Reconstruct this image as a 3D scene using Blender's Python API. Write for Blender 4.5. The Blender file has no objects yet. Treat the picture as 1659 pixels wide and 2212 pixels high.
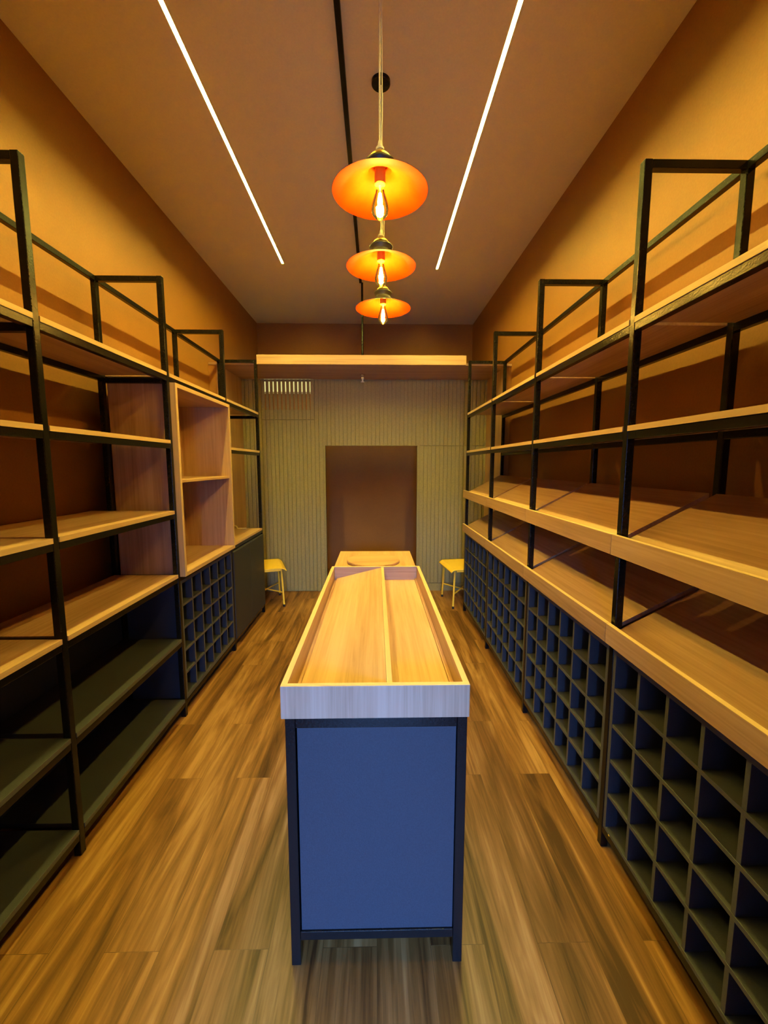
import bpy, bmesh, math, random
from mathutils import Vector, Matrix
random.seed(7)
R = math.radians
COL = bpy.context.scene.collection
LS = {}

# ------------------------------------------------------------------ materials
def nodes(name):
    m = bpy.data.materials.new(name); m.use_nodes = True
    nt = m.node_tree; b = nt.nodes['Principled BSDF']
    return m, nt, b

def N(nt, t, **kw):
    n = nt.nodes.new(t)
    for k, v in kw.items():
        if k in n.inputs: n.inputs[k].default_value = v
        else: setattr(n, k, v)
    return n

def ramp(nt, stops):
    r = nt.nodes.new('ShaderNodeValToRGB')
    e = r.color_ramp.elements
    while len(e) < len(stops): e.new(0.5)
    for i, (p, c) in enumerate(stops):
        e[i].position = p; e[i].color = (c[0], c[1], c[2], 1)
    return r

def paint(name, col, rough=0.5, var=0.08, bump=0.0, scale=60, metal=0.0, spec=0.5, blotch=0.0):
    m, nt, b = nodes(name); L = nt.links
    tc = N(nt, 'ShaderNodeTexCoord')
    n = N(nt, 'ShaderNodeTexNoise', Scale=scale, Detail=4.0)
    L.new(tc.outputs['Object'], n.inputs['Vector'])
    lo = [c*(1-var) for c in col]; hi = [min(1, c*(1+var)) for c in col]
    r = ramp(nt, [(0.3, lo), (0.7, hi)])
    L.new(n.outputs['Fac'], r.inputs['Fac'])
    out = r.outputs['Color']
    if blotch:
        n2 = N(nt, 'ShaderNodeTexNoise', Scale=1.6, Detail=3.0, Roughness=0.6)
        L.new(tc.outputs['Object'], n2.inputs['Vector'])
        r2 = ramp(nt, [(0.35, (1-blotch,)*3), (0.65, (1+blotch*0.4,)*3)])
        L.new(n2.outputs['Fac'], r2.inputs['Fac'])
        mx = N(nt, 'ShaderNodeMix'); mx.data_type = 'RGBA'; mx.blend_type = 'MULTIPLY'
        mx.inputs[0].default_value = 1.0
        L.new(out, mx.inputs[6]); L.new(r2.outputs['Color'], mx.inputs[7]); out = mx.outputs[2]
    L.new(out, b.inputs['Base Color'])
    b.inputs['Roughness'].default_value = rough
    b.inputs['Metallic'].default_value = metal
    b.inputs['Specular IOR Level'].default_value = spec
    if bump:
        bp = N(nt, 'ShaderNodeBump', Strength=bump, Distance=0.002)
        L.new(n.outputs['Fac'], bp.inputs['Height']); L.new(bp.outputs['Normal'], b.inputs['Normal'])
    return m

def wood(name, axis, dark, mid, light, rough=0.42, fine=1.0):
    """laminate with the grain running along the given axis"""
    m, nt, b = nodes(name); L = nt.links
    tc = N(nt, 'ShaderNodeTexCoord'); oi = N(nt, 'ShaderNodeObjectInfo')
    off = N(nt, 'ShaderNodeVectorMath', operation='SCALE'); off.inputs['Scale'].default_value = 13.0
    cmb = N(nt, 'ShaderNodeCombineXYZ')
    for i in range(3): L.new(oi.outputs['Random'], cmb.inputs[i])
    L.new(cmb.outputs[0], off.inputs[0])
    add = N(nt, 'ShaderNodeVectorMath', operation='ADD')
    L.new(tc.outputs['Object'], add.inputs[0]); L.new(off.outputs[0], add.inputs[1])
    outs = []
    for (a, c, det, rg) in ((7, 0.55, 3, 0.5), (70*fine, 1.6, 5, 0.65)):
        mp = N(nt, 'ShaderNodeMapping'); s = [a, a, a]; s[axis] = c
        mp.inputs['Scale'].default_value = s
        L.new(add.outputs[0], mp.inputs['Vector'])
        n = N(nt, 'ShaderNodeTexNoise', Scale=1.0, Detail=float(det), Roughness=rg, Distortion=0.6)
        L.new(mp.outputs[0], n.inputs['Vector']); outs.append(n)
    mx = N(nt, 'ShaderNodeMix'); mx.data_type = 'FLOAT'; mx.inputs[0].default_value = 0.5
    L.new(outs[0].outputs['Fac'], mx.inputs[2]); L.new(outs[1].outputs['Fac'], mx.inputs[3])
    r = ramp(nt, [(0.36, dark), (0.5, mid), (0.62, light)])
    L.new(mx.outputs[0], r.inputs['Fac']); L.new(r.outputs['Color'], b.inputs['Base Color'])
    b.inputs['Roughness'].default_value = rough
    b.inputs['Specular IOR Level'].default_value = 0.35
    bp = N(nt, 'ShaderNodeBump', Strength=0.08, Distance=0.001)
    L.new(outs[1].outputs['Fac'], bp.inputs['Height']); L.new(bp.outputs['Normal'], b.inputs['Normal'])
    return m

def floor_mat():
    m, nt, b = nodes('laminate_floor'); L = nt.links
    tc = N(nt, 'ShaderNodeTexCoord'); sp = N(nt, 'ShaderNodeSeparateXYZ')
    L.new(tc.outputs['Object'], sp.inputs[0])
    cb = N(nt, 'ShaderNodeCombineXYZ'); L.new(sp.outputs['Y'], cb.inputs[0]); L.new(sp.outputs['X'], cb.inputs[1])
    br = N(nt, 'ShaderNodeTexBrick'); br.offset = 0.37; br.offset_frequency = 2
    br.inputs['Scale'].default_value = 1.0; br.inputs['Brick Width'].default_value = 1.22
    br.inputs['Row Height'].default_value = 0.18; br.inputs['Mortar Size'].default_value = 0.0009
    br.inputs['Mortar Smooth'].default_value = 0.3; br.inputs['Bias'].default_value = 0.0
    br.inputs['Color1'].default_value = (0, 0, 0, 1); br.inputs['Color2'].default_value = (1, 1, 1, 1)
    br.inputs['Mortar'].default_value = (0.5, 0.5, 0.5, 1)
    L.new(cb.outputs[0], br.inputs['Vector'])
    # shift the grain of each plank
    sc = N(nt, 'ShaderNodeVectorMath', operation='SCALE'); sc.inputs['Scale'].default_value = 9.0
    L.new(br.outputs['Color'], sc.inputs[0])
    add = N(nt, 'ShaderNodeVectorMath', operation='ADD')
    L.new(tc.outputs['Object'], add.inputs[0]); L.new(sc.outputs[0], add.inputs[1])
    ns = []
    for s, det, rg, dist in (((11, 0.9, 1), 4, 0.55, 1.3), ((60, 2.4, 1), 6, 0.6, 0.8), ((3.2, 0.6, 1), 2, 0.5, 0.3)):
        mp = N(nt, 'ShaderNodeMapping'); mp.inputs['Scale'].default_value = s
        L.new(add.outputs[0], mp.inputs['Vector'])
        n = N(nt, 'ShaderNodeTexNoise', Scale=1.0, Detail=float(det), Roughness=rg, Distortion=dist)
        L.new(mp.outputs[0], n.inputs['Vector']); ns.append(n)
    m1 = N(nt, 'ShaderNodeMix'); m1.data_type = 'FLOAT'; m1.inputs[0].default_value = 0.28
    L.new(ns[0].outputs['Fac'], m1.inputs[2]); L.new(ns[1].outputs['Fac'], m1.inputs[3])
    m2 = N(nt, 'ShaderNodeMix'); m2.data_type = 'FLOAT'; m2.inputs[0].default_value = 0.25
    L.new(m1.outputs[0], m2.inputs[2]); L.new(ns[2].outputs['Fac'], m2.inputs[3])
    r = ramp(nt, [(0.38, (0.050, 0.018, 0.004)), (0.46, (0.135, 0.056, 0.012)), (0.53, (0.215, 0.098, 0.026)), (0.62, (0.34, 0.175, 0.058))])
    L.new(m2.outputs[0], r.inputs['Fac'])
    # plank tone and seam
    tone = N(nt, 'ShaderNodeMapRange'); tone.inputs['To Min'].default_value = 0.93; tone.inputs['To Max'].default_value = 1.07
    L.new(br.outputs['Color'], tone.inputs['Value'])
    seam = N(nt, 'ShaderNodeMapRange'); seam.inputs['To Min'].default_value = 1.0; seam.inputs['To Max'].default_value = 0.55
    L.new(br.outputs['Fac'], seam.inputs['Value'])
    mul = N(nt, 'ShaderNodeMath', operation='MULTIPLY'); L.new(tone.outputs[0], mul.inputs[0]); L.new(seam.outputs[0], mul.inputs[1])
    vm = N(nt, 'ShaderNodeVectorMath', operation='SCALE'); L.new(r.outputs['Color'], vm.inputs[0]); L.new(mul.outputs[0], vm.inputs['Scale'])
    L.new(vm.outputs[0], b.inputs['Base Color'])
    b.inputs['Roughness'].default_value = 0.46; b.inputs['Specular IOR Level'].default_value = 0.35
    bp = N(nt, 'ShaderNodeBump', Strength=0.15, Distance=0.001)
    L.new(m1.outputs[0], bp.inputs['Height']); L.new(bp.outputs['Normal'], b.inputs['Normal'])
    return m

def emit(name, col, s):
    m, nt, b = nodes(name)
    nt.nodes.remove(b)
    e = N(nt, 'ShaderNodeEmission', Strength=s); e.inputs['Color'].default_value = (*col, 1)
    nt.links.new(e.outputs[0], nt.nodes['Material Output'].inputs['Surface'])
    return m

OAK = ((0.32, 0.175, 0.096), (0.43, 0.252, 0.148), (0.50, 0.31, 0.195))
EDGE = ((0.50, 0.32, 0.18), (0.56, 0.37, 0.21), (0.62, 0.43, 0.26))
WX, WY, WZ = [wood('oak_laminate_' + n, i, *OAK) for i, n in enumerate(('across', 'along', 'upright'))]
EY = wood('pale_edge_banding', 1, *EDGE); EZ = wood('pale_edge_banding_upright', 2, *EDGE); EX = wood('pale_edge_banding_across', 0, *EDGE)
M = dict(
    floor=floor_mat(),
    wall=paint('rust_brown_wall_paint', (0.30, 0.128, 0.032), 0.55, 0.05, 0.25, 90, spec=0.3, blotch=0.10),
    ceiling=paint('taupe_ceiling_paint', (0.74, 0.62, 0.36), 0.8, 0.03, 0.15, 120, spec=0.2),
    slate=paint('slate_blue_board', (0.030, 0.032, 0.042), 0.55, 0.12, 0.2, 250, spec=0.35),
    lit_slate_edge=paint('lit_slate_edge_banding', (0.085, 0.085, 0.080), 0.5, 0.10, 0.1, 120, spec=0.3),  # paler than the board: warm light on the front edges put into the colour
    slat=paint('grey_green_slat_paint', (0.27, 0.222, 0.105), 0.5, 0.10, 0.2, 60, spec=0.35),
    metal=paint('black_enamel_tube', (0.007, 0.006, 0.006), 0.22, 0.15, 0.3, 130, spec=0.22),
    brass=paint('brass', (0.80, 0.52, 0.14), 0.38, 0.05, 0, 40, metal=1.0),
    gold=paint('gold_shade_lining', (0.30, 0.030, 0.0005), 0.6, 0.12, 0.3, 14, metal=0.0, spec=0.05),
    shade=paint('dark_bronze_shade', (0.05, 0.035, 0.022), 0.45, 0.1, 0, 40),
    cord=paint('cream_cable', (0.75, 0.62, 0.38), 0.6, 0.05, 0, 40),
    yellow=paint('yellow_enamel', (0.90, 0.58, 0.05), 0.45, 0.06, 0.2, 120),
    rubber=paint('black_rubber', (0.02, 0.018, 0.016), 0.7, 0.1, 0, 40),
    white=paint('off_white_plastic', (0.7, 0.68, 0.6), 0.4, 0.04, 0, 40),
    alu=paint('aluminium_profile', (0.75, 0.72, 0.66), 0.35, 0.04, 0, 40, metal=0.9),
    chrome=paint('chrome', (0.8, 0.78, 0.74), 0.2, 0.04, 0, 40, metal=1.0),
    blocker_grey=paint('sky_blocker_grey', (0.10, 0.10, 0.10), 0.9, 0.1, 0.2, 40),
    socket=paint('gold_lamp_socket', (0.50, 0.34, 0.03), 0.6, 0.05, 0, 40, spec=0.05),
    outside=paint('plaster_outside', (0.5, 0.48, 0.45), 0.8, 0.05, 0, 40),
)
LEDC = (1.0, 0.84, 0.13)
M['led'] = emit('led_diffuser_light', LEDC, 560.0)
M['filament'] = emit('glowing_filament', (1.0, 0.80, 0.42), 40.0)
M['panel_glow'] = emit('glow_panel_emission', (0.80, 0.70, 0.25), 1.0)

def glass_mat():
    m, nt, b = nodes('amber_bulb_glass'); nt.nodes.remove(b)
    t = N(nt, 'ShaderNodeBsdfTransparent'); t.inputs['Color'].default_value = (1.0, 0.93, 0.78, 1)
    g = N(nt, 'ShaderNodeBsdfGlossy', Roughness=0.05); g.inputs['Color'].default_value = (1, 0.95, 0.85, 1)
    f = N(nt, 'ShaderNodeFresnel', IOR=1.45)
    mx = N(nt, 'ShaderNodeMixShader')
    nt.links.new(f.outputs[0], mx.inputs[0]); nt.links.new(t.outputs[0], mx.inputs[1]); nt.links.new(g.outputs[0], mx.inputs[2])
    nt.links.new(mx.outputs[0], nt.nodes['Material Output'].inputs['Surface'])
    return m
M['glass'] = glass_mat()

# ------------------------------------------------------------------ helpers
# Everything is laid out in room coordinates (x across, y into the room, z up).
# The right-hand shelving stands a hair off parallel: ROT turns it about PIV.
PIV = Vector((0.943, 1.55, 0.0)); ROT = R(-0.30)

class Thing:
    def __init__(s, name, label, cat, loc, group=None, rot=0.0, pivot=None):
        o = bpy.data.objects.new(name, None); COL.objects.link(o)
        o.empty_display_size = 0.05
        s.base = Vector(loc)
        if pivot is not None:
            o.location = pivot + Matrix.Rotation(rot, 3, 'Z') @ (s.base - pivot)
        else:
            o.location = s.base
        o.rotation_euler = (0, 0, rot)
        o['label'] = label; o['category'] = cat
        if group: o['group'] = group
        s.o = o

def right(name, label, cat, loc, group=None):
    return Thing(name, label, cat, loc, group, ROT, PIV)

def finish(name, bm, mat, parent=None, base=Vector((0, 0, 0)), bevel=0.0, smooth=False, label=None, mats=None):
    bm.normal_update()
    me = bpy.data.meshes.new(name)
    bmesh.ops.translate(bm, verts=bm.verts, vec=-base)
    bm.to_mesh(me); bm.free()
    for mm in (mats or [mat]): me.materials.append(mm)
    o = bpy.data.objects.new(name, me); COL.objects.link(o)
    if parent is not None: o.parent = parent
    if smooth:
        for p in me.polygons: p.use_smooth = True
    if bevel:
        md = o.modifiers.new('bevel', 'BEVEL'); md.width = bevel; md.segments = 2; md.limit_method = 'ANGLE'
        md.angle_limit = R(40)
    if label: o['label'] = label
    return o

def part(t, name, bm, mat, bevel=0.0, smooth=False, label=None, mats=None):
    return finish(name, bm, mat, t.o, t.base, bevel, smooth, label, mats)

def edge_faces(o, sx, mat):
    """edge banding, its paler colour carrying warm light: faces looking into the aisle (sign sx along x) get the second material"""
    o.data.materials.append(mat)
    for p in o.data.polygons:
        if p.normal.x*sx > 0.99: p.material_index = 1
    return o

def sub(t, parent_obj, name, bm, mat, bevel=0.0, smooth=False, label=None):
    return finish(name, bm, mat, parent_obj, t.base, bevel, smooth, label)

def solo(name, bm, mat, label, cat, base, group=None, bevel=0.0, smooth=False):
    o = finish(name, bm, mat, None, Vector(base), bevel, smooth, label)
    o.location = base; o['category'] = cat
    if group: o['group'] = group
    return o

def struct(name, bm, mat, bevel=0.0, parent=None, label=None):
    o = finish(name, bm, mat, parent, Vector((0, 0, 0)), bevel)
    if parent is None: o['kind'] = 'structure'
    if label: o['label'] = label
    return o

def B(*boxes, bm=None):
    bm = bm or bmesh.new()
    for (x0, x1, y0, y1, z0, z1) in boxes:
        v = [bm.verts.new((x, y, z)) for z in (z0, z1) for (x, y) in ((x0, y0), (x1, y0), (x1, y1), (x0, y1))]
        for f in ((3, 2, 1, 0), (4, 5, 6, 7), (0, 1, 5, 4), (1, 2, 6, 5), (2, 3, 7, 6), (3, 0, 4, 7)):
            bm.faces.new([v[i] for i in f])
    return bm

def prism(pts, y0, y1, bm=None):
    """xz outline extruded along y"""
    bm = bm or bmesh.new()
    a = [bm.verts.new((x, y0, z)) for x, z in pts]; b = [bm.verts.new((x, y1, z)) for x, z in pts]
    n = len(pts)
    bm.faces.new(a); bm.faces.new(b[::-1])
    for i in range(n): bm.faces.new((a[i], b[i], b[(i+1) % n], a[(i+1) % n]))
    bmesh.ops.recalc_face_normals(bm, faces=bm.faces)
    return bm

def lathe(prof, cx, cy, seg=48, bm=None, close=False):
    bm = bm or bmesh.new(); rings = []
    for r, z in prof:
        if r < 1e-6: rings.append([bm.verts.new((cx, cy, z))])
        else: rings.append([bm.verts.new((cx+r*math.cos(2*math.pi*i/seg), cy+r*math.sin(2*math.pi*i/seg), z)) for i in range(seg)])
    for a, b in zip(rings, rings[1:]):
        for i in range(seg):
            j = (i+1) % seg
            if len(a) == 1 and len(b) == 1: continue
            if len(a) == 1: bm.faces.new((a[0], b[i], b[j]))
            elif len(b) == 1: bm.faces.new((a[i], b[0], a[j]))
            else: bm.faces.new((a[i], b[i], b[j], a[j]))
    bmesh.ops.recalc_face_normals(bm, faces=bm.faces)
    return bm

def tube(pts, r, seg=12, bm=None):
    bm = bm or bmesh.new(); pts = [Vector(p) for p in pts]; rings = []
    for i, p in enumerate(pts):
        d = (pts[min(i+1, len(pts)-1)] - pts[max(i-1, 0)]).normalized()
        a = Vector((0, 0, 1)) if abs(d.z) < 0.9 else Vector((1, 0, 0))
        u = d.cross(a).normalized(); w = d.cross(u)
        rr = r[i] if isinstance(r, (list, tuple)) else r
        rings.append([bm.verts.new(p + rr*(math.cos(2*math.pi*k/seg)*u + math.sin(2*math.pi*k/seg)*w)) for k in range(seg)])
    for a, b in zip(rings, rings[1:]):
        for k in range(seg): bm.faces.new((a[k], a[(k+1) % seg], b[(k+1) % seg], b[k]))
    bm.faces.new(rings[0][::-1]); bm.faces.new(rings[-1])
    bmesh.ops.recalc_face_normals(bm, faces=bm.faces)
    return bm

# ------------------------------------------------------------------ the room
WL, WR, YB, YF, ZC = -1.722, 1.422, 6.34, -0.28, 3.638
struct('floor', B((WL-.1, WR+.1, YF-.1, YB+.1, -0.1, 0.0)), M['floor'])
LEDS = ((-0.946, 0.9, 4.53), (0.644, 0.9, 4.62)); LW = 0.0115
xs = [WL-.1, LEDS[0][0]-LW, LEDS[0][0]+LW, LEDS[1][0]-LW, LEDS[1][0]+LW, WR+.1]
cb = [(xs[0], xs[1], YF-.1, YB+.1, ZC, ZC+.1), (xs[2], xs[3], YF-.1, YB+.1, ZC, ZC+.1), (xs[4], xs[5], YF-.1, YB+.1, ZC, ZC+.1)]
for lx, a, b_ in LEDS:
    cb += [(lx-LW, lx+LW, YF-.1, a, ZC, ZC+.1), (lx-LW, lx+LW, b_, YB+.1, ZC, ZC+.1), (lx-LW, lx+LW, a, b_, ZC+.03, ZC+.1)]
struct('ceiling', B(*cb), M['ceiling'])
struct('wall_left', B((WL-.1, WL, YF-.1, YB+.1, 0.0, ZC)), M['wall'])
struct('wall_right', B((WR, WR+.1, YF-.1, YB+.1, 0.0, ZC)), M['wall'])
# rear wall and an added panel that glows behind the vent slats
wx0, wx1, wz0, wz1 = -1.70, -0.92, 2.64, 3.06
struct('wall_back', B((WL, wx0, YB, YB+.1, 0, ZC), (wx1, WR, YB, YB+.1, 0, ZC),
                      (wx0, wx1, YB, YB+.1, 0, wz0), (wx0, wx1, YB, YB+.1, wz1, ZC)), M['wall'])
w1 = struct('glow_panel', B((wx0, wx1, YB+.03, YB+.04, wz0, wz1)), M['panel_glow'])
struct('glow_panel_frame', B((wx0, wx1, YB+.005, YB+.03, wz0, wz0+.03), (wx0, wx1, YB+.005, YB+.03, wz1-.03, wz1),
                         (wx0, wx0+.03, YB+.005, YB+.03, wz0+.03, wz1-.03), (wx1-.03, wx1, YB+.005, YB+.03, wz0+.03, wz1-.03)), M['white'], parent=w1)
# street side, behind the camera: open shop entrance letting daylight in
ox0, ox1, oz, YO = -0.38, 0.38, 2.10, -2.40
struct('wall_front', B((WL, ox0, YF-.1, YF, 0, ZC), (ox1, WR, YF-.1, YF, 0, ZC), (ox0, ox1, YF-.1, YF, oz, ZC)), M['wall'])
struct('daylight_baffle', B((ox0-.1, ox0, YO, YF-.1, 0, oz), (ox1, ox1+.1, YO, YF-.1, 0, oz), (ox0-.1, ox1+.1, YO, YF-.1, oz, oz+.1), (ox0-.1, ox1+.1, YO, YF-.1, -.1, 0)), M['slate'])  # unseen dark passage, added to narrow the spread of daylight

OH = oz
struct('sky_block_ground', B((-8, 8, -14, YO-.001, -.12, -.01)), M['blocker_grey'])  # ground slab added out of view, stops sky light coming from below
struct('sky_block_wall', B((-8, 8, -10.3, -10.0, -.01, 2.9)), M['blocker_grey'])  # unseen wall added to cut off sky light near the horizon

# slatted partition ---------------------------------------------------------
YP = 5.185            # front of the backing board
SP, SW, SD = 0.0492, 0.0415, 0.012
dx0, dx1, dz = -0.620, 0.508, 1.832      # doorway
vx0, vx1, vz0, vz1 = -1.362, -0.772, 2.262, 2.60   # ventilation slots
ZT = 2.6215
back = B((WL, vx0, YP, YP+.03, 0, ZT), (vx0, vx1, YP, YP+.03, 0, vz0), (vx0, vx1, YP, YP+.03, vz1, ZT),
         (vx1, dx0, YP, YP+.03, 0, ZT), (dx0, dx1, YP, YP+.03, dz, ZT), (dx1, WR, YP, YP+.03, 0, ZT))
pw = struct('wall_partition', back, M['slat'])
sl = bmesh.new(); x = WL
rs = random.Random(3)
while x < WR - 0.02:
    a, b_ = x, min(x+SW, WR); c = (a+b_)/2
    segs = [[0.0 if c < 0.6 else 0.10, ZT]]
    if dx0-0.012 < c < dx1+0.012:
        segs = [[dz, ZT]]
        a2 = max(a, dx0) if c < 0 else a; b2 = min(b_, dx1) if c > 0 else b_
        a, b_ = a2, b2
    elif c >= dx1: segs = [[0.10, dz-0.005], [dz+0.004, ZT]]
    elif vx0 < c < vx1+.04: segs = [[0.006, 2.138], [2.145, ZT]]
    y0 = YP - SD - rs.uniform(0, 0.004)
    if vx0 < c < vx1:      # thinner, widely spaced slats over the ventilation opening
        segs = [[0.006, 2.138], [2.145, vz0]]
        B((c-.0165, c+.0165, y0, YP, vz0, ZT), bm=sl)
    for z0, z1 in segs: B((a, b_, y0, YP, z0, z1), bm=sl)
    x += SP
struct('slats', sl, M['slat'], bevel=0.0018, parent=pw)
struct('door_edge', B((dx0-.004, dx0, YP-.014, YP+.03, 0, dz), (dx1, dx1+.004, YP-.014, YP+.03, 0, dz)), M['slat'], parent=pw)
struct('baseboard_back', B((0.52, WR, YP-.012, YP, 0.0, 0.095)), M['slat'])

# overhead oak canopy between the end frames and the partition
t = Thing('overhead_shelf', 'wide oak canopy shelf spanning the room above the slatted back wall', 'shelf', (-0.13, 4.42, 2.62))
part(t, 'soffit_board', B((WL+.005, WR-.005, 4.452, YP-.016, 2.622, 2.645)), WX)
part(t, 'fascia', B((-1.212, 0.930, 4.405, 4.428, 2.618, 2.712)), WX, 0.001)

# oak side panels on the walls beyond the end frames
struct('trim_1', B((WL, -1.641, 4.462, YP-.016, 0, 2.621)), M['wall'])
struct('trim_2', B((1.3715, WR, 4.482, YP-.016, 0, 2.621)), M['wall'])
t = Thing('wood_panel', 'upright oak panel on the left wall in the rear niche', 'panel', (-1.63, 4.46, 0), 'oak niche panels')
part(t, 'board', B((-1.640, -1.610, 4.455, YP-.016, 0.0, 2.620)), WZ, 0.001)
t = Thing('wood_panel', 'upright oak panel on the right wall in the rear niche', 'panel', (1.355, 4.47, 0), 'oak niche panels')
part(t, 'board', B((1.352, 1.371, 4.475, YP-.016, 0.0, 2.620)), WZ, 0.001)

# ------------------------------------------------------------------ shelving frames
TB = 0.030
FY = [0.62, 1.568, 2.518, 3.466, 4.415]          # near faces of the frames
ZTOP = 2.665
LV = [2.135, 1.745, 1.325, 0.930, 0.520, 0.120]  # board tops on the left
BT = 0.020

def frame(t, sx, xf, xr, levels, cross, rr_levels, skip):
    """sx=-1 left side, +1 right side; xf aisle face of the posts, xr wall face of the rear posts"""
    fx = (xf, xf+sx*TB); fx = (min(fx), max(fx)); rx = (xr-sx*TB, xr); rx = (min(rx), max(rx))
    ix = (min(fx[1], rx[1]), max(fx[0], rx[0]))     # span between the posts
    for y in FY:
        part(t, 'front_post', B((*fx, y, y+TB, 0, ZTOP)), M['metal'], 0.003)
        part(t, 'rear_post', B((*rx, y, y+TB, 0, ZTOP)), M['metal'], 0.003)
        part(t, 'top_tube', B((*ix, y+.001, y+TB-.001, ZTOP-TB, ZTOP-.001)), M['metal'], 0.002)
        for z in cross: part(t, 'cross_tube', B((*ix, y+.001, y+TB-.001, z-TB, z)), M['metal'], 0.002)
    for i in range(4):
        y0, y1 = FY[i]+TB, FY[i+1]
        part(t, 'top_rail', B((rx[0]+.001, rx[1]-.001, y0, y1, ZTOP-TB, ZTOP-.001)), M['metal'], 0.002)
        for k, z in enumerate(levels):
            if (i, k) in skip: continue
            part(t, 'shelf_rail', B((fx[0]+.001, fx[1]-.001, y0, y1, z-BT-TB, z-BT-.0005)), M['metal'], 0.002)
            if k in rr_levels: part(t, 'rear_rail', B((rx[0]+.001, rx[1]-.001, y0, y1, z-BT-TB, z-BT-.0005)), M['metal'], 0.002)
    return fx, rx

XL = -1.215
t = Thing('shelving_frame', 'long black steel frame shelving along the left wall with oak boards', 'shelving', (XL, FY[0], 0))
LF = t
# bays: 0,1 open shelving; 2 display box over a bottle rack; 3 counter over a cupboard
skipL = {(2, 1), (2, 2), (2, 4), (3, 2), (3, 4)}
frame(t, -1, XL, -1.615, LV, [LV[0]-BT-.012, LV[3]-.004], (0, 3, 5), skipL)
for i in range(4):
    y0, y1 = FY[i]+TB+.001, FY[i+1]-.001
    for k, z in enumerate(LV):
        if (i, k) in skipL or (i == 2 and k in (3, 5)) or (i == 3 and k in (5,)): continue
        xb = {0: -1.678, 1: -1.712, 2: -1.712, 3: -1.60}.get(k, -1.60)
        sh = part(t, 'shelf', B((xb, XL+.001, y0, y1, z-BT, z)), WY if k < 4 else M['slate'], 0.0012,
             label='oak shelf board' if k < 4 else 'dark slate shelf board')
        if k >= 4: edge_faces(sh, 1, M['lit_slate_edge'])
        if k < 4: part(t, 'edge_band', B((XL+.0012, XL+.0022, y0, y1, z-BT, z)), EY, label='pale edge band')
for i in (0, 1):
    part(t, 'back_panel', B((-1.584, -1.578, FY[i]+TB+.001, FY[i+1]-.001, 0.1205, 0.876)), M['slate'], label='dark slate back panel')

XR = 0.943
t = right('shelving_frame', 'long black steel frame shelving along the right wall with oak boards', 'shelving', (XR, FY[0], 0))
RF = t
frame(t, 1, XR, 1.338, LV, [], (0, 1, 3, 5), {(i, k) for i in range(4) for k in (2, 3, 4)})
for i in range(4):
    y0, y1 = FY[i]+TB+.001, FY[i+1]-.001
    for k in (0, 1):
        z = LV[k]
        part(t, 'shelf', B((XR-.001, 1.378 if k == 0 else 1.398, y0, y1, z-BT, z)), WY, 0.0012, label='oak shelf board')
        part(t, 'edge_band', B((XR-.0022, XR-.0012, y0, y1, z-BT, z)), EY, label='pale edge band')

BAY = ['bay nearest the camera', 'second bay from the camera', 'third bay from the camera', 'farthest bay by the slats']
# sloping display trays on the right ------------------------------------------
def tray(i, z, word):
    t = right('display_tray', 'sloping oak display tray in the %s row on the right, %s' % (word, BAY[i]), 'tray',
              (0.915, FY[i]+TB/2, z-.075), 'sloping oak display trays')
    yc0, yc1 = FY[i]+TB/2+.0015, FY[i+1]+TB/2-.0015
    part(t, 'fascia', B((0.915, 0.933, yc0, yc1, z-.078, z)), WY, 0.001)
    part(t, 'edge_band', B((0.915, 0.933, yc0, yc1, z+.0002, z+.0012)), EY, label='pale edge band')
    a0, a1 = FY[i]+TB+.003, FY[i+1]-.003
    x0, zz0, x1, zz1 = 0.9335, z-.034, 1.300, z+.160
    part(t, 'sloped_board', prism([(x0, zz0-.018), (x0, zz0), (x1, zz1), (x1, zz1-.018)], a0, a1), WY, 0.0008)
    part(t, 'support', prism([(x0+.045, zz0-.022), (x1, zz1-.020), (x1, zz0-.022)], a0+.01, a0+.028), WZ)
for i in range(4):
    tray(i, 1.330, 'upper'); tray(i, 0.972, 'lower')

# bottle racks ------------------------------------------------------------------
def rack(t, xa, xb, y0, y1, z0, z1, rows, cols, side):
    """xa front face, xb back"""
    th = 0.018
    lo, hi = min(xa, xb), max(xa, xb)
    sx = -1 if xa < xb else 1
    car = part(t, 'carcass', B((lo, hi, y0, y0+th, z0, z1), (lo, hi, y1-th, y1, z0, z1), (lo, hi, y0+th, y1-th, z1-th, z1),
                         (lo, hi, y0+th, y1-th, z0, z0+th+.012)), M['slate'], 0.001)
    edge_faces(car, sx, M['lit_slate_edge'])
    part(t, 'back_panel', B(((xb, xb+.006) if xb < xa else (xb-.006, xb))[0:2] + (y0+th+.0005, y1-th-.0005, z0+th+.0125, z1-th-.0005)), M['slate'])
    d = 0.015
    fa = xa + (-.001 if xb < xa else .001); bb = xb + (.0065 if xb < xa else -.0065)
    flo, fhi = min(fa, bb), max(fa, bb)
    zi0, zi1 = z0+th+.012, z1-th
    ph = (zi1-zi0+d)/rows; pwid = (y1-y0-2*th+d)/cols
    for r in range(1, rows):
        zc = zi0 + r*ph - d
        edge_faces(part(t, 'cell_shelf', B((flo, fhi, y0+th+.0003, y1-th-.0003, zc, zc+d)), M['slate'], 0.001), sx, M['lit_slate_edge'])
    for c in range(1, cols):
        yc = y0+th + c*pwid - d
        bm = bmesh.new()
        for r in range(rows):
            B((flo+.0008, fhi, yc, yc+d, zi0+r*ph + (.0003 if r else .0003), zi0+(r+1)*ph-d-.0003), bm=bm)
        edge_faces(part(t, 'divider', bm, M['slate'], 0.001), sx, M['lit_slate_edge'])

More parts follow.
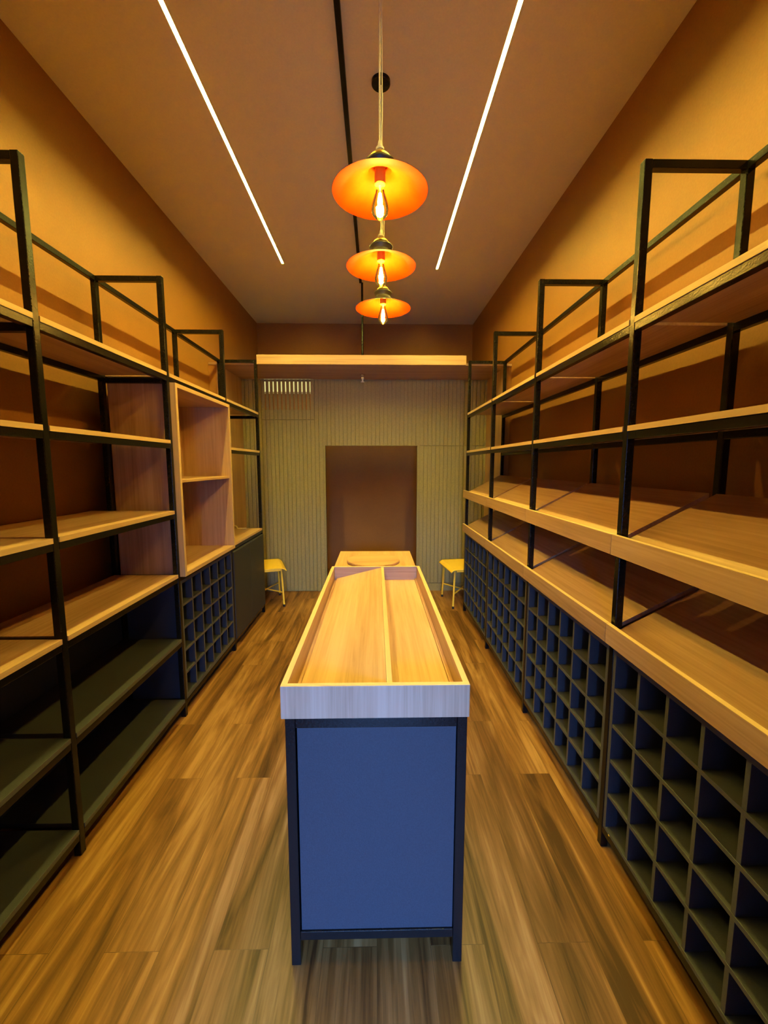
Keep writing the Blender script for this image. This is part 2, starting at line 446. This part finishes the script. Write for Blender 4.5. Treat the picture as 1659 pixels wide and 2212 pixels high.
for i in range(4):
    t = right('bottle_rack', 'dark slate bottle rack on the right under the trays, %s' % BAY[i], 'wine rack', (0.945, FY[i]+TB, 0.085), 'slate bottle racks on the right')
    rack(t, 0.945, 1.28, FY[i]+TB+.002, FY[i+1]-.002, 0.083, 0.872, 5, 6, 1)
    if i == 0:
        part(t, 'sticker', tube([(0.9455, 1.520, 0.099), (0.9442, 1.520, 0.099)], 0.0045, 12), M['yellow'], label='tiny yellow dot sticker')
t = Thing('bottle_rack', 'dark slate bottle rack of square cells on the left, below the oak display box', 'wine rack', (-1.217, FY[2]+TB, 0.10))
rack(t, -1.217, -1.56, FY[2]+TB+.002, FY[3]-.002, 0.103, 0.878, 5, 6, -1)

# oak display box
y0, y1 = FY[2]+TB+.002, FY[3]-.002
t = Thing('display_box', 'tall open oak display box with one middle shelf in the left shelving', 'shelf box', (-1.185, y0, 0.915))
z0, z1, th = 0.908, 2.082, 0.024
part(t, 'side_panel', B((-1.58, -1.185, y0, y0+th, z0, z1)), WZ, 0.001)
part(t, 'side_panel', B((-1.58, -1.185, y1-th+.006, y1+.006, z0, z1)), WZ, 0.001)
part(t, 'top_panel', B((-1.58, -1.186, y0+th, y1-th+.006, z1-th, z1)), WY, 0.001)
part(t, 'bottom_panel', B((-1.58, -1.186, y0+th, y1-th+.006, z0, z0+th)), WY, 0.001)
part(t, 'back_panel', B((-1.578, -1.57, y0+th, y1-th+.006, z0+th, z1-th)), WZ)
part(t, 'edge_band', B((-1.1848, -1.1838, y0, y0+th, z0, z1)), EZ, label='pale edge band')
part(t, 'edge_band', B((-1.1848, -1.1838, y1-th+.006, y1+.006, z0, z1)), EZ, label='pale edge band')
part(t, 'edge_band', B((-1.1848, -1.1838, y0+th, y1-th+.006, z1-th, z1)), EY, label='pale edge band')
part(t, 'edge_band', B((-1.1848, -1.1838, y0+th, y1-th+.006, z0, z0+th)), EY, label='pale edge band')
part(t, 'shelf', B((-1.569, -1.20, y0+th+.0005, y1-th+.0055, 1.490, 1.508)), WY, 0.001)

# cupboard in the far left bay
y0, y1 = FY[3]+TB+.001, FY[4]+.022
t = Thing('cupboard', 'dark slate two-door cupboard under the oak counter at the far left', 'cupboard', (-1.23, y0, 0.10))
part(t, 'carcass', B((-1.56, -1.232, y0+.004, FY[4]-.004, 0.10, 0.872)), M['slate'], 0.001)
ym = (y0+y1)/2
for a, b_ in ((y0+.002, ym-.0015), (ym+.0015, y1)):
    d = part(t, 'door', prism([(-1.2305, 0.095), (-1.2105, 0.095), (-1.2105, 0.856), (-1.2185, 0.868), (-1.2305, 0.868)], a, b_), M['slate'], 0.0008)

# small cable end lying on the counter
pts = [(-1.48+0.03*math.cos(a), 4.34, 0.938+0.030*math.sin(a)) for a in [i*math.pi/10 for i in range(0, 11)]]
solo('cable', tube([(-1.36, 4.35, 0.9375), (-1.42, 4.345, 0.938)] + pts, 0.006, 10), M['cord'], 'short loop of pale cable on the far left oak counter', 'cable', (-1.45, 4.34, 0.931), smooth=True)

# ------------------------------------------------------------------ island
t = Thing('display_island', 'long central display table with divided oak tray top, blue end panel and black frame', 'table', (0, 1.172, 0))
ix0, ix1, iy0, iy1 = -0.274, 0.274, 1.172, 2.622
zt = 0.848
for (a, b_) in ((ix0, iy0), (ix1-.03, iy0), (ix0, iy1-.03), (ix1-.03, iy1-.03)):
    part(t, 'leg', B((a, a+.03, b_, b_+.03, 0, zt)), M['metal'], 0.002)
part(t, 'frame_rail', B((ix0+.0305, ix1-.0305, iy0+.001, iy0+.029, zt-.034, zt-.001)), M['metal'], 0.002)
part(t, 'frame_rail', B((ix0+.0305, ix1-.0305, iy1-.029, iy1-.001, zt-.034, zt-.001)), M['metal'], 0.002)
part(t, 'frame_rail', B((ix0+.001, ix0+.029, iy0+.0305, iy1-.0305, zt-.031, zt-.001)), M['metal'], 0.002)
part(t, 'frame_rail', B((ix1-.029, ix1-.001, iy0+.0305, iy1-.0305, zt-.031, zt-.001)), M['metal'], 0.002)
part(t, 'frame_rail', B((ix0+.0305, ix1-.0305, iy0+.001, iy0+.029, 0.090, 0.121)), M['metal'], 0.002)
part(t, 'frame_rail', B((ix0+.0305, ix1-.0305, iy1-.029, iy1-.001, 0.090, 0.121)), M['metal'], 0.002)
part(t, 'frame_rail', B((ix0+.001, ix0+.029, iy0+.0305, iy1-.0305, 0.090, 0.121)), M['metal'], 0.002)
part(t, 'frame_rail', B((ix1-.029, ix1-.001, iy0+.0305, iy1-.0305, 0.090, 0.121)), M['metal'], 0.002)
part(t, 'end_panel', B((ix0+.034, ix1-.032, iy0+.006, iy0+.022, 0.122, zt-.036)), M['slate'], 0.001, label='slate blue end panel')
part(t, 'end_panel', B((ix0+.032, ix1-.032, iy1-.022, iy1-.006, 0.122, zt-.036)), M['slate'], 0.001)
part(t, 'side_panel', B((ix0+.006, ix0+.022, iy0+.032, iy1-.032, 0.122, zt-.032)), M['slate'], 0.001)
part(t, 'side_panel', B((ix1-.022, ix1-.006, iy0+.032, iy1-.032, 0.122, zt-.032)), M['slate'], 0.001)
part(t, 'bottom_panel', B((ix0+.032, ix1-.032, iy0+.032, iy1-.032, 0.100, 0.118)), M['slate'])
tx0, tx1, ty0, ty1, tz0, tz1, tw = -0.284, 0.278, 1.166, 2.628, 0.849, 0.950, 0.018
part(t, 'tray_front', B((tx0, tx1, ty0, ty0+tw, tz0, tz1)), WZ, 0.0008)
part(t, 'tray_back', B((tx0+tw+.0005, tx1-tw-.0005, ty1-tw, ty1, tz0, tz1)), WX, 0.0008)
part(t, 'tray_side', B((tx0, tx0+tw, ty0+tw+.0005, ty1, tz0, tz1)), WY, 0.0008)
part(t, 'tray_side', B((tx1-tw, tx1, ty0+tw+.0005, ty1, tz0, tz1)), WY, 0.0008)
part(t, 'edge_band', B((tx0, tx1, ty0, ty0+tw, tz1+.0002, tz1+.0012)), EX, label='pale edge band')
part(t, 'edge_band', B((tx0+tw, tx1-tw, ty1-tw, ty1, tz1+.0002, tz1+.0012)), EX, label='pale edge band')
for a in (tx0, tx1-tw): part(t, 'edge_band', B((a, a+tw, ty0+tw, ty1, tz1+.0002, tz1+.0012)), EY, label='pale edge band')
part(t, 'edge_band', B((0.031, 0.048, ty0+tw+.001, ty1-tw-.001, 0.9472, 0.9482)), EY, label='pale edge band')
part(t, 'tray_floor', B((tx0+tw+.0005, tx1-tw-.0005, ty0+tw+.0005, ty1-tw-.0005, tz0, 0.866)), WY)
part(t, 'divider', B((0.031, 0.048, ty0+tw+.001, ty1-tw-.001, 0.8665, 0.947)), WY, 0.0008)
xl = tx0+tw+.012
part(t, 'sloped_insert', prism([(xl, 0.8668), (xl, 0.876), (0.030, 0.9455), (0.030, 0.930), (xl+.03, 0.8668)], ty0+tw+.001, ty1-tw-.001), WY, label='tilted oak insert board')
part(t, 'cleat', B((tx1-tw-.014, tx1-tw-.0008, ty0+tw+.001, ty1-tw-.001, 0.8665, 0.876)), WY)

# rear table behind the island
t = Thing('counter_table', 'lower oak-topped table standing behind the central island', 'table', (0, 2.66, 0))
part(t, 'tabletop', B((-0.290, 0.274, 2.632, 3.342, 0.878, 0.900)), WY, 0.0012)
part(t, 'body', B((-0.268, 0.252, 2.66, 3.31, 0.12, 0.877)), M['slate'], 0.001)
for a in (-0.268, 0.222):
    for b_ in (2.66, 3.28): part(t, 'leg', B((a, a+.03, b_, b_+.03, 0, 0.1195)), M['metal'], 0.002)
solo('round_board', lathe([(0, 0), (0.186, 0), (0.190, 0.003), (0.190, 0.015), (0.187, 0.018), (0, 0.018)], 0, 0, 72),
     WX, 'round oak board lying on the rear table', 'board', (0, 0, 0), bevel=0)
rb = bpy.data.objects['round_board']; rb.location = (-0.020, 2.965, 0.9005); rb.rotation_euler = (0, 0, R(12))

# ------------------------------------------------------------------ stools
def stool(label, cx, cy, rot, w, d, h):
    t = Thing('stool', label, 'stool', (cx, cy, 0), 'yellow metal stools', rot)
    t.base = Vector((0, 0, 0))
    hw, hd = w/2, d/2
    # saddle seat: sheet rolled down at the two short ends
    bm = bmesh.new()
    prof = []
    n = 20
    for i in range(n+1):
        u = -1 + 2*i/n
        z = h - 0.004*u*u
        if abs(u) > 0.80: z -= 0.9*(abs(u)-0.80)**1.5*0.32
        prof.append((u*(hw+.035), z))
    out = [(x, z) for x, z in prof] + [(x*0.992, z-.012) for x, z in reversed(prof)]
    prism(out, -hd-.03, hd+.03, bm)
    part(t, 'seat', bm, M['yellow'], 0.003)
    rim = bmesh.new()
    for s in (-1, 1):
        B((-hw*.82, hw*.82, s*(hd+.018)-.007, s*(hd+.018)+.007, h-.034, h-.0135), bm=rim)
    part(t, 'seat_rail', rim, M['yellow'], 0.002)
    for sx in (-1, 1):
        for sy in (-1, 1):
            top = Vector((sx*(hw-.020), sy*(hd-.020), h-.014)); bot = Vector((sx*hw, sy*hd, 0.022))
            l = part(t, 'leg', tube([top, bot], 0.0105, 14), M['yellow'], smooth=False)
            sub(t, l, 'rubber_foot', tube([bot+Vector((0, 0, .006)), bot+Vector((0, 0, -.022))], 0.0125, 14), M['rubber'])
            a = top.lerp(bot, 0.66)
            part(t, 'brace', tube([a, Vector((0, 0, a.z-.004))], 0.0075, 10), M['yellow'])
    return t
stool('yellow metal stool at the left in front of the slatted wall, half behind the cupboard', -1.277, 4.755, R(19), 0.34, 0.44, 0.455)
stool('yellow metal stool by the slatted wall, partly hidden by the right bottle racks', 0.995, 4.73, R(7), 0.33, 0.44, 0.455)

# ------------------------------------------------------------------ ceiling fittings
def led(label, x, y0, y1):
    t = Thing('ceiling_strip_light', label, 'strip light', (x, y0, ZC), 'recessed warm strip lights')
    part(t, 'profile', B((x-LW+.0003, x-LW+.0013, y0+.0005, y1-.0005, ZC-.0005, ZC+.029), (x+LW-.0013, x+LW-.0003, y0+.0005, y1-.0005, ZC-.0005, ZC+.029)), M['alu'])
    part(t, 'diffuser', B((x-LW+.0015, x+LW-.0015, y0+.001, y1-.001, ZC+.008, ZC+.0105)), M['led'], label='glowing warm white diffuser')
led('glowing warm strip light set in the ceiling above the left shelving', -0.946, 0.9, 4.53)
led('glowing warm strip light set in the ceiling above the right shelving', 0.644, 0.9, 4.62)

t = Thing('ceiling_pipe', 'slim black pipe running along the ceiling and dropping to a sprinkler head', 'pipe', (-0.15, 0.3, ZC))
part(t, 'pipe_run', B((-0.182, -0.153, 0.3, 4.905, ZC-.030, ZC-.001)), M['metal'], 0.004)
part(t, 'drop_pipe', tube([(-0.150, 4.89, ZC-.03), (-0.150, 4.89, 2.648)], 0.012, 16), M['metal'])
part(t, 'drop_end', tube([(-0.150, 4.89, 2.6195), (-0.150, 4.89, 2.612), (-0.150, 4.89, 2.611), (-0.150, 4.89, 2.590)], [0.030, 0.030, 0.017, 0.017], 20), M['chrome'])
part(t, 'sprinkler_head', tube([(-0.150, 4.89, 2.589), (-0.150, 4.89, 2.570), (-0.150, 4.89, 2.569), (-0.150, 4.89, 2.542), (-0.150, 4.89, 2.541), (-0.150, 4.89, 2.534)],
     [.016, .016, .009, .009, .021, .021], 20), M['white'], label='off-white sprinkler head')

def pendant(label, x, y):
    t = Thing('pendant_lamp', label, 'pendant lamp', (x, y, 2.70), 'gold-lined pendant lamps')
    z = 2.700
    part(t, 'ceiling_rose', lathe([(0, ZC-.001), (0.050, ZC-.001), (0.050, ZC-.018), (0.046, ZC-.022), (0, ZC-.022)], x, y, 40), M['metal'])
    c1 = part(t, 'cord', tube([(x, y, ZC-.022), (x-.002, y, 3.3), (x-.001, y, 3.0), (x, y, z+.178)], 0.0036, 8), M['cord'])
    part(t, 'cord', tube([(x+.004, y+.004, ZC-.022), (x+.007, y+.005, 3.3), (x+.009, y+.004, 3.0), (x+.006, y, z+.178)], 0.0022, 8), M['cord'])
    part(t, 'cord_grip', lathe([(0, z+.192), (.006, z+.192), (.009, z+.178), (.009, z+.168), (.016, z+.166), (.016, z+.158), (0, z+.158)], x, y, 24), M['cord'])
    part(t, 'brass_cap', lathe([(0, z+.1575), (.012, z+.1575), (.020, z+.150), (.041, z+.131), (.042, z+.125), (.037, z+.122), (.037, z+.1105), (0, z+.1105)], x, y, 40), M['brass'], smooth=False)
    outer = [(.036, z+.110), (.060, z+.110), (.065, z+.104), (.062, z+.098), (.050, z+.086), (.052, z+.076), (.066, z+.062), (.095, z+.044), (.143, z+.020), (.191, z+.002), (.195, z)]
    inner = [(.194, z-.0005), (.191, z), (.143, z+.0165), (.094, z+.0395), (.063, z+.058), (.048, z+.075), (.046, z+.087), (.030, z+.096), (.0245, z+.096)]
    bm = lathe(outer, x, y, 72)
    part(t, 'lamp_shade', bm, M['shade'], smooth=True, label='dark outer shade')
    part(t, 'shade_lining', lathe(inner, x, y, 72), M['gold'], smooth=True, label='gold lining')
    part(t, 'socket', lathe([(0, z+.108), (.022, z+.108), (.022, z+.030), (.0195, z+.027), (0.0, z+.027)], x, y, 32), M['socket'])
    bz = z+.026
    b = part(t, 'bulb', lathe([(.0135, bz), (.015, bz-.012), (.019, bz-.03), (.028, bz-.055), (.034, bz-.078), (.0355, bz-.092), (.032, bz-.108), (.020, bz-.122), (.008, bz-.130), (0.001, bz-.134)], x, y, 40), M['glass'], smooth=True, label='clear glass bulb')
    fl = bmesh.new()
    for k in range(6):
        a = k*math.pi/3; c, s = math.cos(a), math.sin(a)
        tube([(x+.003*c, y+.003*s, bz-.030), (x+.008*c, y+.008*s, bz-.060), (x+.005*c, y+.005*s, bz-.104)], 0.0032, 6, bm=fl)
    sub(t, b, 'filament', fl, M['filament'], label='glowing filament')
    stem = sub(t, b, 'stem', tube([(x, y, bz-.0), (x, y, bz-.034)], [.005, .002], 10), M['cord'])
    ld = bpy.data.lights.new('bulb_light', 'POINT'); ld.energy = PEND; ld.color = (1.0, 0.60, 0.07); ld.shadow_soft_size = 0.016
    lo = bpy.data.objects.new('bulb_light', ld); COL.objects.link(lo)
    lo.parent = t.o; lo.location = Vector((x, y, bz-.068)) - t.base
PEND = 60.0
pendant('nearest and largest-looking of the three gold-lined pendant lamps', 0.019, 1.83)
pendant('middle one of the three gold-lined pendant lamps', 0.031, 2.471)
pendant('farthest of the three gold-lined pendant lamps, closest to the slatted wall', 0.053, 3.10)

# ------------------------------------------------------------------ daylight through the shop entrance
w = bpy.data.worlds.new('dusk_sky'); bpy.context.scene.world = w; w.use_nodes = True
bg = w.node_tree.nodes['Background']; bg.inputs['Color'].default_value = (0.17, 0.41, 1.06, 1); bg.inputs['Strength'].default_value = 195.0
pl = bpy.data.lights.new('entrance_portal', 'AREA'); pl.shape = 'RECTANGLE'; pl.size = ox1-ox0; pl.size_y = OH
pl.cycles.is_portal = True
po = bpy.data.objects.new('entrance_portal', pl); COL.objects.link(po)
po.location = ((ox0+ox1)/2, YO+.01, OH/2); po.rotation_euler = (R(90), 0, 0)

# ------------------------------------------------------------------ camera
cam = bpy.data.cameras.new('camera'); co = bpy.data.objects.new('camera', cam); COL.objects.link(co)
cam.sensor_fit = 'HORIZONTAL'; cam.sensor_width = 36.0; cam.lens = 36.0*900/1659.0; cam.clip_start = 0.02
co.location = (0, 0, 1.6); co.rotation_euler = (R(90-6.47), 0, R(-1.1))
sc = bpy.context.scene; sc.camera = co
sc.view_settings.view_transform = 'Standard'; sc.view_settings.look = 'None'
sc.view_settings.exposure = 0.0; sc.view_settings.gamma = 1.0; sc.view_settings.use_curve_mapping = False
